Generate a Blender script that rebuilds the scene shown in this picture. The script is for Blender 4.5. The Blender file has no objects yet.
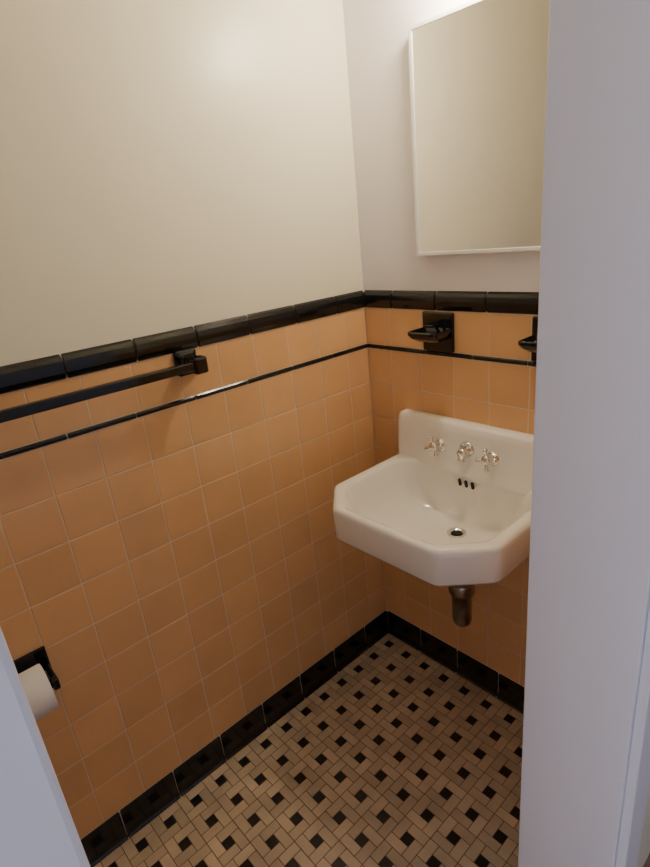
import bpy, bmesh, math, random
import numpy as np
from mathutils import Vector, Matrix
random.seed(4)
S = bpy.context.scene

# ------------------------------------------------ camera (calibrated)
def rodr(w):
    th=np.linalg.norm(w)
    k=w/th; K=np.array([[0,-k[2],k[1]],[k[2],0,-k[0]],[-k[1],k[0],0]])
    return np.eye(3)+math.sin(th)*K+(1-math.cos(th))*K@K
R0=np.array([[.706,.721,-.100],[.190,-.301,-.9296],[-.682,.624,-.355]])
u,s,v=np.linalg.svd(R0); R0=u@v
p=np.array([549.0927,-0.0012,0.0314,0.0065,1.173,-1.21,1.4381,-0.1181,0.1106,0.1579,-1.0386,-0.9902,-0.4882])
R=rodr(p[1:4])@R0
cam=bpy.data.cameras.new('camera'); co=bpy.data.objects.new('camera',cam); S.collection.objects.link(co)
cam.sensor_fit='VERTICAL'; cam.sensor_height=36; cam.lens=36*p[0]/867; cam.clip_start=.01
M=Matrix([[R[0][i],-R[1][i],-R[2][i],p[4+i]] for i in range(3)]+[[0,0,0,1]])
co.matrix_world=M; S.camera=co

# ------------------------------------------------ materials
def mat(name,col,rough=.5,metal=0,var=0,bump=0,bscale=30,coat=0,noise=0,nscale=6,spec=.5,emit=None,stretch=None):
    m=bpy.data.materials.new(name); m.use_nodes=True; nt=m.node_tree; N=nt.nodes; L=nt.links
    b=N['Principled BSDF']; b.inputs['Base Color'].default_value=(*col,1)
    b.inputs['Roughness'].default_value=rough; b.inputs['Metallic'].default_value=metal
    b.inputs['Coat Weight'].default_value=coat; b.inputs['Specular IOR Level'].default_value=spec
    if emit: b.inputs['Emission Color'].default_value=(*emit[0],1); b.inputs['Emission Strength'].default_value=emit[1]
    tc=N.new('ShaderNodeTexCoord')
    src=tc.outputs['Object']
    if stretch:
        mp=N.new('ShaderNodeMapping'); mp.inputs['Scale'].default_value=stretch; L.new(src,mp.inputs[0]); src=mp.outputs[0]
    val=None
    if var:
        g=N.new('ShaderNodeNewGeometry'); mr=N.new('ShaderNodeMapRange')
        mr.inputs['To Min'].default_value=1-var; mr.inputs['To Max'].default_value=1+var
        L.new(g.outputs['Random Per Island'],mr.inputs['Value']); val=mr.outputs[0]
    if noise:
        n=N.new('ShaderNodeTexNoise'); n.inputs['Scale'].default_value=nscale; n.inputs['Detail'].default_value=6
        L.new(src,n.inputs['Vector']); mr2=N.new('ShaderNodeMapRange')
        mr2.inputs['From Min'].default_value=.3; mr2.inputs['From Max'].default_value=.7
        mr2.inputs['To Min'].default_value=1-noise; mr2.inputs['To Max'].default_value=1+noise
        L.new(n.outputs['Fac'],mr2.inputs['Value'])
        if val:
            mm=N.new('ShaderNodeMath'); mm.operation='MULTIPLY'; L.new(val,mm.inputs[0]); L.new(mr2.outputs[0],mm.inputs[1]); val=mm.outputs[0]
        else: val=mr2.outputs[0]
    if val:
        hs=N.new('ShaderNodeHueSaturation'); hs.inputs['Color'].default_value=(*col,1); L.new(val,hs.inputs['Value'])
        L.new(hs.outputs[0],b.inputs['Base Color'])
    if bump:
        n=N.new('ShaderNodeTexNoise'); n.inputs['Scale'].default_value=bscale; n.inputs['Detail'].default_value=3
        L.new(src,n.inputs['Vector']); bp=N.new('ShaderNodeBump'); bp.inputs['Strength'].default_value=bump; bp.inputs['Distance'].default_value=.002
        L.new(n.outputs['Fac'],bp.inputs['Height']); L.new(bp.outputs[0],b.inputs['Normal'])
    return m
M_tile=mat('peach_glazed_tile',(.76,.445,.215),.17,var=.05,bump=.25,bscale=14,noise=.04,nscale=9)
M_grout=mat('wall_grout',(.70,.58,.42),.9)
M_black=mat('black_glazed_tile',(.008,.008,.009),.12,var=.2,bump=.25,bscale=16)
M_plL=mat('cream_wall_paint',(.85,.81,.65),.36,bump=.12,bscale=9,noise=.02,nscale=3)
M_plB=mat('wall_paint_daylight_tint',(.85,.81,.83),.42,bump=.12,bscale=9,noise=.02,nscale=3)  # same paint as the cream walls, cool daylight tint put into the colour
M_ceil=mat('ceiling_paint',(.75,.72,.66),.7)
M_ftan=mat('mosaic_tan_tile',(.58,.47,.33),.40,var=.15,noise=.15,nscale=12)
M_fblk=mat('mosaic_black_tile',(.010,.012,.014),.3,var=.3)
M_fgr=mat('floor_grout',(.10,.062,.035),.9,noise=.3,nscale=30)
M_trim=mat('white_gloss_trim_paint',(.82,.81,.86),.35,bump=.5,bscale=22,noise=.02,nscale=8,stretch=(1,1,.12))
M_porc=mat('white_porcelain',(.91,.885,.82),.10,coat=.5)
M_chr=mat('chrome',(.75,.74,.72),.12,metal=1)
M_dkchr=mat('tarnished_chrome',(.34,.33,.32),.28,metal=1,noise=.3,nscale=40)
M_hole=mat('dark_opening',(.004,.004,.004),.6)
M_mir=mat('mirror_glass_silver',(.88,.88,.86),.02,metal=1)
M_frame=mat('mirror_frame_metal',(.90,.90,.92),.3,metal=.2)
M_paper=mat('tissue_paper',(.82,.81,.80),.9,bump=.3,bscale=60)
M_card=mat('cardboard',(.35,.24,.14),.9)
M_cer=mat('black_ceramic',(.006,.006,.007),.09)
M_globe=mat('opal_globe',(.9,.88,.8),.3,emit=((1,.84,.62),165))
M_wood=mat('hall_floor_wood',(.20,.12,.07),.4,noise=.2,nscale=10)
M_hall=mat('hall_light_block_paint',(.50,.50,.53),.6,noise=.02,nscale=3)  # colour of the unseen shell added to hold back hall daylight

# ------------------------------------------------ mesh helpers
class MB:
    def __init__(s): s.v=[];s.f=[];s.m=[];s.mats=[];s.sm=[]
    def mi(s,m):
        if m not in s.mats: s.mats.append(m)
        return s.mats.index(m)
    def face(s,idx,m,smooth=False): s.f.append(idx); s.m.append(s.mi(m)); s.sm.append(smooth)
    def box(s,a,b,m):
        x0,y0,z0=a;x1,y1,z1=b;n=len(s.v)
        s.v+=[(x0,y0,z0),(x1,y0,z0),(x1,y1,z0),(x0,y1,z0),(x0,y0,z1),(x1,y0,z1),(x1,y1,z1),(x0,y1,z1)]
        for q in [(0,3,2,1),(4,5,6,7),(0,1,5,4),(1,2,6,5),(2,3,7,6),(3,0,4,7)]: s.face([n+i for i in q],m)
    def tile(s,O,U,V,Nn,u0,u1,v0,v1,d,m,bev=.0016,g=.0008,wob=0.0):
        O,U,V,Nn=map(Vector,(O,U,V,Nn)); u0+=g;u1-=g;v0+=g;v1-=g
        n=len(s.v); fl=U.cross(V).dot(Nn)<0
        tu=random.uniform(-wob,wob);tv=random.uniform(-wob,wob)
        for (ins,h) in [(0,0),(0,d-bev),(bev*.35,d-bev*.3),(bev,d)]:
            for (a,b,sa,sb) in [(u0+ins,v0+ins,-1,-1),(u1-ins,v0+ins,1,-1),(u1-ins,v1-ins,1,1),(u0+ins,v1-ins,-1,1)]:
                hh=h+(tu*sa+tv*sb if h>0 else 0)
                s.v.append(tuple(O+U*a+V*b+Nn*hh))
        fs=[]
        for k in range(3):
            for i in range(4):
                j=(i+1)%4; fs.append([n+4*k+i,n+4*k+j,n+4*k+4+j,n+4*k+4+i])
        fs.append([n+12,n+13,n+14,n+15])
        for q in fs: s.face(q[::-1] if fl else q,m)
    def rings(s,rings,m,capa=False,capb=False,smooth=True,closed=True):
        n=len(s.v);k=len(rings[0])
        for r in rings: s.v+= [tuple(x) for x in r]
        for i in range(len(rings)-1):
            for j in range(k if closed else k-1):
                a=n+i*k+j;b=n+i*k+(j+1)%k; s.face([a,b,b+k,a+k],m,smooth)
        if capa: s.face([n+j for j in range(k)][::-1],m,False)
        if capb: s.face([n+(len(rings)-1)*k+j for j in range(k)],m,False)
    def lathe(s,prof,m,org,axis,seg=32,smooth=True,capa=True,capb=True):
        ax=Vector(axis).normalized(); t=Vector((0,0,1)) if abs(ax.z)<.9 else Vector((1,0,0))
        e1=ax.cross(t).normalized(); e2=ax.cross(e1); o=Vector(org)
        s.rings([[o+ax*h+(e1*math.cos(2*math.pi*i/seg)+e2*math.sin(2*math.pi*i/seg))*r for i in range(seg)] for r,h in prof],m,capa,capb,smooth)
    def obj(s,name,parent=None,bevel=0,seg=3,recalc=True):
        me=bpy.data.meshes.new(name); me.from_pydata(s.v,[],s.f)
        for m in s.mats: me.materials.append(m)
        me.polygons.foreach_set('material_index',s.m); me.polygons.foreach_set('use_smooth',s.sm); me.update()
        if recalc:
            b=bmesh.new(); b.from_mesh(me); bmesh.ops.recalc_face_normals(b,faces=b.faces); b.to_mesh(me); b.free()
        o=bpy.data.objects.new(name,me); S.collection.objects.link(o)
        if parent: o.parent=parent
        if bevel:
            bm=o.modifiers.new('bevel','BEVEL'); bm.width=bevel; bm.segments=seg; bm.limit_method='ANGLE'; bm.angle_limit=math.radians(40)
        return o
def empty(name):
    e=bpy.data.objects.new(name,None); S.collection.objects.link(e); return e

W=.80; YF=-1.75; ZC=2.40; TP=.1096; BH=.095; ZL0=1.081; ZL1=1.095; ZC0=1.204; T=.006
JY0=float(p[12]); JX=.976; JY1=-1.198; HX=.96
yo,xo,bo=[float(a) for a in p[7:10]]

def wains(mb,O,U,Nn,u0,u1,first):
    V=(0,0,1)
    edges=[u0]+[first+TP*k for k in range(-2,40) if u0+.004<first+TP*k<u1-.004]+[u1]
    rows=[(BH+(ZL0-BH)/9*i,BH+(ZL0-BH)/9*(i+1)) for i in range(9)]+[(ZL1,ZC0)]
    Oo=tuple(Vector(O)-Vector(Nn)*.004)
    for a,b in zip(edges[:-1],edges[1:]):
        for z0,z1 in rows: mb.tile(Oo,U,V,Nn,a,b,z0,z1,.004,M_tile,wob=.00022)
def back(mb,O,U,Nn,u0,u1):
    O=Vector(O);U=Vector(U);Nn=Vector(Nn)
    a=O+U*u0-Nn*T; b=O+U*u1-Nn*.0007
    mb.box(tuple(min(a[i],b[i]) for i in range(2))+(0,),tuple(max(a[i],b[i]) for i in range(2))+(1.25,),M_grout)
def strip(mb,O,U,Nn,u0,u1,first,pitch,prof,m):
    O=Vector(O);U=Vector(U);Nn=Vector(Nn)
    ed=[u0]+[first+pitch*k for k in range(-3,40) if u0+.004<first+pitch*k<u1-.004]+[u1]
    for a,b in zip(ed[:-1],ed[1:]):
        R_=[]
        cy=sum(q[0] for q in prof)/len(prof); cz=sum(q[1] for q in prof)/len(prof)
        for uu,k in [(a+.0010,.88),(a+.0030,1),(b-.0030,1),(b-.0010,.88)]:
            R_.append([O+U*uu+Nn*(cy+(n_-cy)*k)+Vector((0,0,cz+(z_-cz)*k)) for n_,z_ in prof])
        mb.rings(R_,m,True,True,smooth=False)
cap_prof=[(-T,ZC0+.001),(.001,ZC0+.001),(.004,ZC0+.004),(.0065,ZC0+.014),(.0075,ZC0+.026),(.006,ZC0+.038),(.001,ZC0+.047),(-T+.002,ZC0+.051),(-T,ZC0+.051)]
lin_prof=[(-T,ZL0+.001),(.000,ZL0+.001),(.0025,ZL0+.004),(.003,ZL0+.007),(.0025,ZL0+.010),(0,ZL1-.001),(-T,ZL1-.001)]
base_prof=[(-T,0),(.010,0),(.010,.002),(.005,.006),(.002,.013),(.0008,.022),(.0005,BH-.003),(-.001,BH-.001),(-T,BH-.001)]

# left wall
mb=MB(); mb.box((-.12,YF-.12,0),(-T,.12,ZC),M_plL); back(mb,(0,0,0),(0,-1,0),(1,0,0),0,-YF)
wains(mb,(0,0,0),(0,-1,0),(1,0,0),0,-YF,.087); mb.obj('wall_left')
mb=MB(); strip(mb,(0,0,0),(0,-1,0),(1,0,0),0,-YF,.12,.1524,base_prof,M_black); mb.obj('baseboard_left')
mb=MB(); strip(mb,(0,0,0),(0,-1,0),(1,0,0),0,-YF,-yo,.1524,cap_prof,M_black)
strip(mb,(0,0,0),(0,-1,0),(1,0,0),0,-YF,-yo+.03,.1524,lin_prof,M_black); mb.obj('trim_1')
# back wall
mb=MB(); mb.box((-T,T,0),(HX,.12,ZC),M_plB); back(mb,(0,0,0),(1,0,0),(0,-1,0),0,W)
wains(mb,(0,0,0),(1,0,0),(0,-1,0),0,W,.095); mb.obj('wall_back')
mb=MB(); strip(mb,(0,0,0),(1,0,0),(0,-1,0),0,W,bo,.1524,base_prof,M_black); mb.obj('baseboard_back')
mb=MB(); strip(mb,(0,0,0),(1,0,0),(0,-1,0),0,W,xo,.1524,cap_prof,M_black)
strip(mb,(0,0,0),(1,0,0),(0,-1,0),0,W,xo-.04,.1524,lin_prof,M_black); mb.obj('trim_2')
# front wall
mb=MB(); mb.box((-T,YF-.12,0),(HX,YF-T,ZC),M_plL); back(mb,(0,YF,0),(1,0,0),(0,1,0),0,W)
wains(mb,(0,YF,0),(1,0,0),(0,1,0),0,W,.07); mb.obj('wall_front')
mb=MB(); strip(mb,(0,YF,0),(1,0,0),(0,1,0),0,W,.1,.1524,base_prof,M_black); mb.obj('baseboard_front')
mb=MB(); strip(mb,(0,YF,0),(1,0,0),(0,1,0),0,W,.1,.1524,cap_prof,M_black)
strip(mb,(0,YF,0),(1,0,0),(0,1,0),0,W,.1,.1524,lin_prof,M_black); mb.obj('trim_3')
# right wall with door opening
JT=.02
mb=MB()
for (a,b) in [(JY0+JT,T),(YF-T,JY1-JT)]:
    mb.box((W+T,a,0),(HX,b,ZC),M_plL)
mb.box((W+T,JY1-JT,2.05),(HX,JY0+JT,ZC),M_plL)
for (a,b) in [(0,-JY0-JT),(-JY1+JT,-YF)]:
    back(mb,(W,0,0),(0,-1,0),(-1,0,0),a,b); wains(mb,(W,0,0),(0,-1,0),(-1,0,0),a,b,a+.05)
mb.obj('wall_right')
mb=MB(); mt=MB()
for (a,b) in [(0,-JY0-JT),(-JY1+JT,-YF)]:
    strip(mb,(W,0,0),(0,-1,0),(-1,0,0),a,b,a+.1,.1524,base_prof,M_black)
    strip(mt,(W,0,0),(0,-1,0),(-1,0,0),a,b,a+.1,.1524,cap_prof,M_black)
    strip(mt,(W,0,0),(0,-1,0),(-1,0,0),a,b,a+.1,.1524,lin_prof,M_black)
mb.obj('baseboard_right'); mt.obj('trim_4')
# unseen hall shell, added to steer daylight in from its open end
mb=MB(); mb.box((2.05,-3.2,0),(2.15,1.0,ZC),M_hall); mb.obj('hall_light_block_side')
mb=MB(); mb.box((HX,.9,0),(2.05,1.0,ZC),M_hall); mb.obj('hall_light_block_end')
# door frame
fr=empty('door_frame')
for nm,a,b in [('jamb_far',(W,JY0,0),(JX,JY0+JT,2.05)),('jamb_near',(W,JY1-JT,0),(JX,JY1,2.05)),('head_jamb',(W,JY1,2.03),(JX,JY0,2.05)),
   ('casing_far',(HX,JY0+JT,0),(JX,JY0+.085,2.12)),('casing_near',(HX,JY1-.085,0),(JX,JY1-JT,2.12)),('casing_head',(HX,JY1-JT,2.05),(JX,JY0+JT,2.12)),
   ('backband_far',(JX,JY0+.008,0),(JX+.016,JY0+.085,2.12)),('backband_near',(JX,JY1-.085,0),(JX+.016,JY1-.0,2.12)),]:
    mb=MB(); mb.box(a,b,M_trim); mb.obj(nm,fr,bevel=.003)

# ceiling / floor
mb=MB(); mb.box((-.12,YF-.12,ZC),(HX,.12,ZC+.1),M_ceil); mb.box((HX,-3.2,ZC),(2.15,1.0,ZC+.1),M_ceil); mb.obj('ceiling')  # hall slab is the lid of the added daylight-shaping shell
mb=MB(); mb.box((-.12,YF-.12,-.08),(W+.03,.12,-.0012),M_fgr)
mb.box((W+.03,-3.2,-.08),(2.15,1.0,0),M_wood)
s_=.0268
nx=int((W+.02)/s_/3)+1; ny=int((-YF)/s_/3)+2
def ft(x0,y0,x1,y1,m):
    x0=max(x0,0.0);x1=min(x1,W+.03);y0=max(y0,YF);y1=min(y1,0)
    if x1-x0<.004 or y1-y0<.004: return
    mb.tile((0,0,-.0035),(1,0,0),(0,1,0),(0,0,1),x0,x1,y0,y1,.0035,m,bev=.0009,g=.0008,wob=.00012)
for i in range(-1,nx+1):
    for j in range(-1,ny):
        x=i*3*s_+.01; y=-(j+1)*3*s_-.012
        ft(x,y,x+2*s_,y+s_,M_ftan); ft(x+2*s_,y,x+3*s_,y+2*s_,M_ftan)
        ft(x+s_,y+2*s_,x+3*s_,y+3*s_,M_ftan); ft(x,y+s_,x+s_,y+3*s_,M_ftan)
        ft(x+s_,y+s_,x+2*s_,y+2*s_,M_fblk)
mb.obj('floor')

# ------------------------------------------------ sink
CX=.405; XL,XR=.134,.676; HW=.251
sink=empty('wall_mounted_sink')
NA=160
def oct_ring(cx,cy,dl,df,db,cf,cb,z,pw=26):
    pl=[((1,0),dl),((-1,0),dl),((0,-1),df),((0,1),db)]
    q=math.sqrt(.5)
    for sx in (1,-1):
        pl.append(((sx*q,-q),(dl+df-cf)*q)); pl.append(((sx*q,q),(dl+db-cb)*q))
    out=[]
    for i in range(NA):
        t=2*math.pi*i/NA; c,s=math.cos(t),math.sin(t)
        r=sum(max(0,(n[0]*c+n[1]*s)/d)**pw for n,d in pl)**(-1/pw)
        out.append(Vector((cx+r*c,cy+r*s,z)))
    return out
YS=.425
def outer(ins,z): return oct_ring(CX,-YS/2,HW-ins,YS/2-ins,YS/2-.0005-ins*.3,.095-ins*.4,.004,z,75)
def circ(cx,cy,r,z): return [Vector((cx+r*math.cos(2*math.pi*i/NA),cy+r*math.sin(2*math.pi*i/NA),z)) for i in range(NA)]
def inner(ins,z): return oct_ring(CX,-.235,HW-.034-ins,.166-ins,.176-ins,.084,.045,z,34)
DR=(CX,-.125)
def lerp(a,b,t): return [x.lerp(y,t) for x,y in zip(a,b)]
DRZ=.632
rg=[circ(*DR,.028,.607)]
o2=outer(.045,.70)
rg+= [ [Vector((v.x,v.y,z)) for v in lerp(circ(*DR,.028,0),o2,t)] for t,z in [(.3,.608),(.6,.618),(.85,.648),(.97,.685)]]
rg+=[outer(.03,.698),outer(.012,.696),outer(.005,.699),outer(.001,.706),outer(0,.770),outer(.001,.780),outer(.004,.7865),outer(.010,.789),outer(.018,.789)]
rg+=[inner(-.005,.788),inner(-.001,.786),inner(.0015,.780)]
op=inner(.004,0); dr=circ(*DR,.021,0)
for t,z in [(.02,.765),(.05,.738),(.10,.710),(.17,.688),(.28,.670),(.42,.658),(.58,.649),(.74,.642),(.9,.637),(1,DRZ)]:
    rg.append([Vector((v.x,v.y,z)) for v in lerp(op,dr,t)])
mb=MB(); mb.rings(rg,M_porc); mb.obj('basin',sink)
prof=[(0,.72),(0,.905),(-.004,.911),(-.012,.914),(-.030,.914),(-.038,.911),(-.043,.904),(-.046,.885),(-.048,.86),(-.051,.83),(-.055,.805),(-.059,.793),(-.063,.785),(-.066,.772),(-.055,.74),(-.03,.72)]
secs=[];Rr=.028
for d in [0,.0015,.004,.008,.014,.02,.028]:
    k=Rr-math.sqrt(max(0,Rr*Rr-(Rr-d)**2)); secs.append((d,k))
sec=[(XL+d,k) for d,k in secs]+[(XR-d,k) for d,k in secs[::-1]]
rr=[]
for x,k in sec:
    rr.append([Vector((min(max(x,CX-HW+.001 if z<.80 else 0),CX+HW-.001 if z<.80 else 9),min(-.0005,y+k*.8) if y<0 else -.0005,(z-k if z>.80 else z))) for y,z in prof])
mb=MB(); mb.rings(rr,M_porc,True,True); mb.obj('backsplash',sink)
mb=MB()
for dx in (-.020,0,.020):
    ring=[];ring2=[]
    for i in range(24):
        t=2*math.pi*i/24; a=.0042*math.cos(t); b=.0042*math.sin(t)+(.007 if math.sin(t)>0 else -.007)
        ring.append(Vector((.398+dx+a,-.0635-.004+b*-.25,.757+b))); ring2.append(ring[-1]+Vector((0,-.0032,-.001)))
    mb.rings([ring,ring2],M_hole,True,True)
mb.obj('overflow_slots',sink)
mb=MB(); mb.lathe([(.014,-.001),(.020,.0035),(.024,.0045),(.026,.003),(.026,0)],M_chr,(*DR,DRZ),(0,0,1),capa=False,capb=False)
mb.lathe([(.016,.0005),(.001,.0006)],M_hole,(*DR,DRZ),(0,0,1))
mb.obj('drain_flange',sink)
mb=MB(); dx,dy=.408,-.11
mb.lathe([(.030,.612),(.030,.600),(.018,.594),(.018,.478),(.034,.473),(.037,.467),(.037,.439),(.033,.433),(.027,.430),(.0275,.348),(.025,.333),(.016,.323),(.004,.320)][::-1],M_dkchr,(dx,dy,0),(0,0,1))
mb.lathe([(.016,0),(.016,-dy-.012),(.030,-dy-.010),(.033,-dy-.002)],M_dkchr,(dx,dy,.54),(0,1,0))
mb.obj('drain_trap',sink)
fa=empty('faucet')
def handle(x,nm,rot):
    mb=MB(); o=Vector((x,-.046,.841)); ax=Vector((0,-1,.18)).normalized()
    mb.lathe([(.021,-.004),(.021,.002),(.017,.006),(.011,.010),(.009,.024),(.010,.028),(.013,.031),(.013,.039),(.009,.043),(.001,.045)],M_chr,o,ax)
    e1=Vector((1,0,0)); e2=ax.cross(e1).normalized(); c=o+ax*.035
    for k in range(4):
        t=rot+k*math.pi/2; d=e1*math.cos(t)+e2*math.sin(t)
        mb.lathe([(.0045,.008),(.0042,.018),(.0062,.023),(.0068,.026),(.005,.030),(.001,.031)],M_chr,c,d,seg=16)
    mb.obj(nm,fa)
handle(.302,'hot_handle',.45); handle(.466,'cold_handle',.2)
mb=MB(); o=Vector((.388,-.047,.848)); ax=Vector((0,-1,-.1)).normalized()
mb.lathe([(.023,-.004),(.023,.002),(.019,.007),(.014,.010),(.013,.020),(.014,.026),(.012,.032),(.001,.034)],M_chr,o,ax)
mb.lathe([(.0095,0),(.0095,.018),(.0105,.019),(.0105,.025),(.008,.026)],M_chr,o+ax*.021,Vector((0,-.35,-1)),seg=24)
mb.lathe([(.004,0),(.004,.016),(.007,.019),(.007,.024),(.001,.027)],M_chr,o+ax*.016,Vector((0,0,1)),seg=16)
mb.obj('spout',fa)

# ------------------------------------------------ mirror cabinet
mc=empty('medicine_cabinet')
x0,x1,z0,z1=.221,.597,1.347,1.850; fw=.009; fy=-.018
mb=MB(); mb.box((x0,fy+.004,z0),(x1,T-.0005,z1),M_frame); mb.obj('cabinet_body',mc)
mb=MB()
for a,b in [((x0,z0),(x1,z0+fw)),((x0,z1-fw),(x1,z1)),((x0,z0+fw),(x0+fw,z1-fw)),((x1-fw,z0+fw),(x1,z1-fw))]:
    mb.box((a[0],fy-.003,a[1]),(b[0],fy+.004,b[1]),M_frame)
mb.obj('frame',mc,bevel=.001)
mb=MB(); mb.box((x0+fw,fy-.0005,z0+fw),(x1-fw,fy+.004,z1-fw),M_mir); mb.obj('mirror_glass',mc)

# ------------------------------------------------ vanity light
ws=empty('wall_sconce'); lz=1.945
mb=MB(); mb.lathe([(.055,0),(.055,.006),(.045,.016),(.02,.022),(.012,.026),(.012,.06)],M_chr,(.385,T,lz+.055),(0,-1,0)); 
mb.lathe([(.012,0),(.022,.004),(.026,.012),(.026,.03)],M_chr,(.385,-.078,lz+.07),(0,0,-1)); mb.obj('fixture_arm',ws)
mb=MB(); mb.lathe([(.002,-.045),(.018,-.042),(.033,-.031),(.043,-.014),(.045,0),(.043,.014),(.034,.030),(.026,.038)],M_globe,(.385,-.078,lz),(0,0,1)); mb.obj('glass_globe',ws)

# ------------------------------------------------ towel bar
tb=empty('towel_bar'); BZ=1.178; BX=.062
def bracket(y,nm):
    mb=MB()
    def rect(x,hy,hz,zc): 
        pts=[]
        for sy,sz in [(-1,-1),(1,-1),(1,1),(-1,1)]:
            for k in range(5):
                t=math.atan2(sz,sy)-math.pi/4+k*math.pi/8; r=min(hy,hz)*.3
                pts.append(Vector((x,y+sy*(hy-r)+r*math.cos(t),zc+sz*(hz-r)+r*math.sin(t))))
        return pts
    R_=[rect(.0002,.028,.030,BZ),rect(.008,.028,.030,BZ),rect(.012,.024,.026,BZ),rect(.014,.018,.020,BZ),rect(.022,.014,.016,BZ),rect(.035,.013,.015,BZ),rect(.046,.015,.017,BZ),rect(.052,.0165,.019,BZ),rect(.074,.0165,.019,BZ),rect(.079,.012,.014,BZ)]
    mb.rings(R_,M_cer,True,True,smooth=False); mb.obj(nm,tb,bevel=.001,seg=2)
bracket(-.615,'bracket_right'); bracket(-1.225,'bracket_left')
mb=MB(); mb.box((BX-.010,-1.225,BZ-.010),(BX+.010,-.615,BZ+.010),M_cer); mb.obj('bar',tb,bevel=.003)

# ------------------------------------------------ soap dish + tumbler holder
def wall_dish(name,xa,xb):
    e=empty(name); xc=(xa+xb)/2
    mb=MB(); mb.box((xa,-.010,ZL1+.001),(xb,-.0003,ZC0-.002),M_cer); mb.obj('back_plate',e,bevel=.004,seg=3)
    mb=MB(); zt=1.158; hw=(xb-xa)/2-.004
    def rr(hx,y0_,y1_,z,r=.014):
        pts=[Vector((xc+hx,y0_,z))]
        for k in range(9):
            t=-k*math.pi/16; pts.append(Vector((xc+hx-r+r*math.cos(t),y1_+r+r*math.sin(t),z)))
        for k in range(9):
            t=-math.pi/2-k*math.pi/16; pts.append(Vector((xc-hx+r+r*math.cos(t),y1_+r+r*math.sin(t),z)))
        pts.append(Vector((xc-hx,y0_,z))); return pts
    R_=[rr(hw-.012,-.008,-.060,zt-.026),rr(hw-.004,-.008,-.078,zt-.016),rr(hw,-.008,-.086,zt-.006),rr(hw,-.008,-.087,zt+.001),rr(hw-.003,-.010,-.084,zt+.003),rr(hw-.008,-.012,-.079,zt),rr(hw-.014,-.016,-.070,zt-.007)]
    mb.rings(R_,M_cer,True,True,smooth=False); mb.obj('tray',e)
    mb=MB()
    for sx in (-1,1):
        mb.box((xc+sx*.012-.004,-.050,zt+.010),(xc+sx*.012+.004,-.006,zt+.018),M_cer)
    mb.box((xc-.016,-.052,zt+.010),(xc+.016,-.044,zt+.018),M_cer)
    mb.obj('loop_arm',e,bevel=.003)
wall_dish('soap_dish',.222,.322)
wall_dish('tumbler_holder',.540,.640)
# ------------------------------------------------ toilet paper holder
th=empty('toilet_paper_holder')
ty0,ty1,tz=-1.235,-1.072,.600
mb=MB(); mb.box((.0003,ty0,tz-.03),(.008,ty1,tz+.055),M_cer); mb.obj('back_plate',th,bevel=.003)
mb=MB()
for y in (ty0+.003,ty1-.017): mb.box((.006,y,tz-.014),(.075,y+.014,tz+.014),M_cer)
mb.obj('arms',th,bevel=.004)
mb=MB(); mb.lathe([(.010,0),(.010,.131)],M_chr,(.062,ty0+.017,tz),(0,1,0)); mb.obj('roller',th)
mb=MB(); L=.112; y0=ty0+.028
mb.lathe([(.020,0),(.049,0),(.050,.002),(.050,L-.002),(.049,L),(.020,L)],M_paper,(.062,y0,tz),(0,1,0),seg=48,capa=False,capb=False)
mb.lathe([(.0198,.0005),(.0198,L-.0005)],M_card,(.062,y0,tz),(0,1,0),capa=False,capb=False)
mb.obj('paper_roll',th,recalc=False)

# ------------------------------------------------ world / light
w=bpy.data.worlds.new('world'); S.world=w; w.use_nodes=True
w.node_tree.nodes['Background'].inputs[0].default_value=(.78,.82,1,1); w.node_tree.nodes['Background'].inputs[1].default_value=2.7
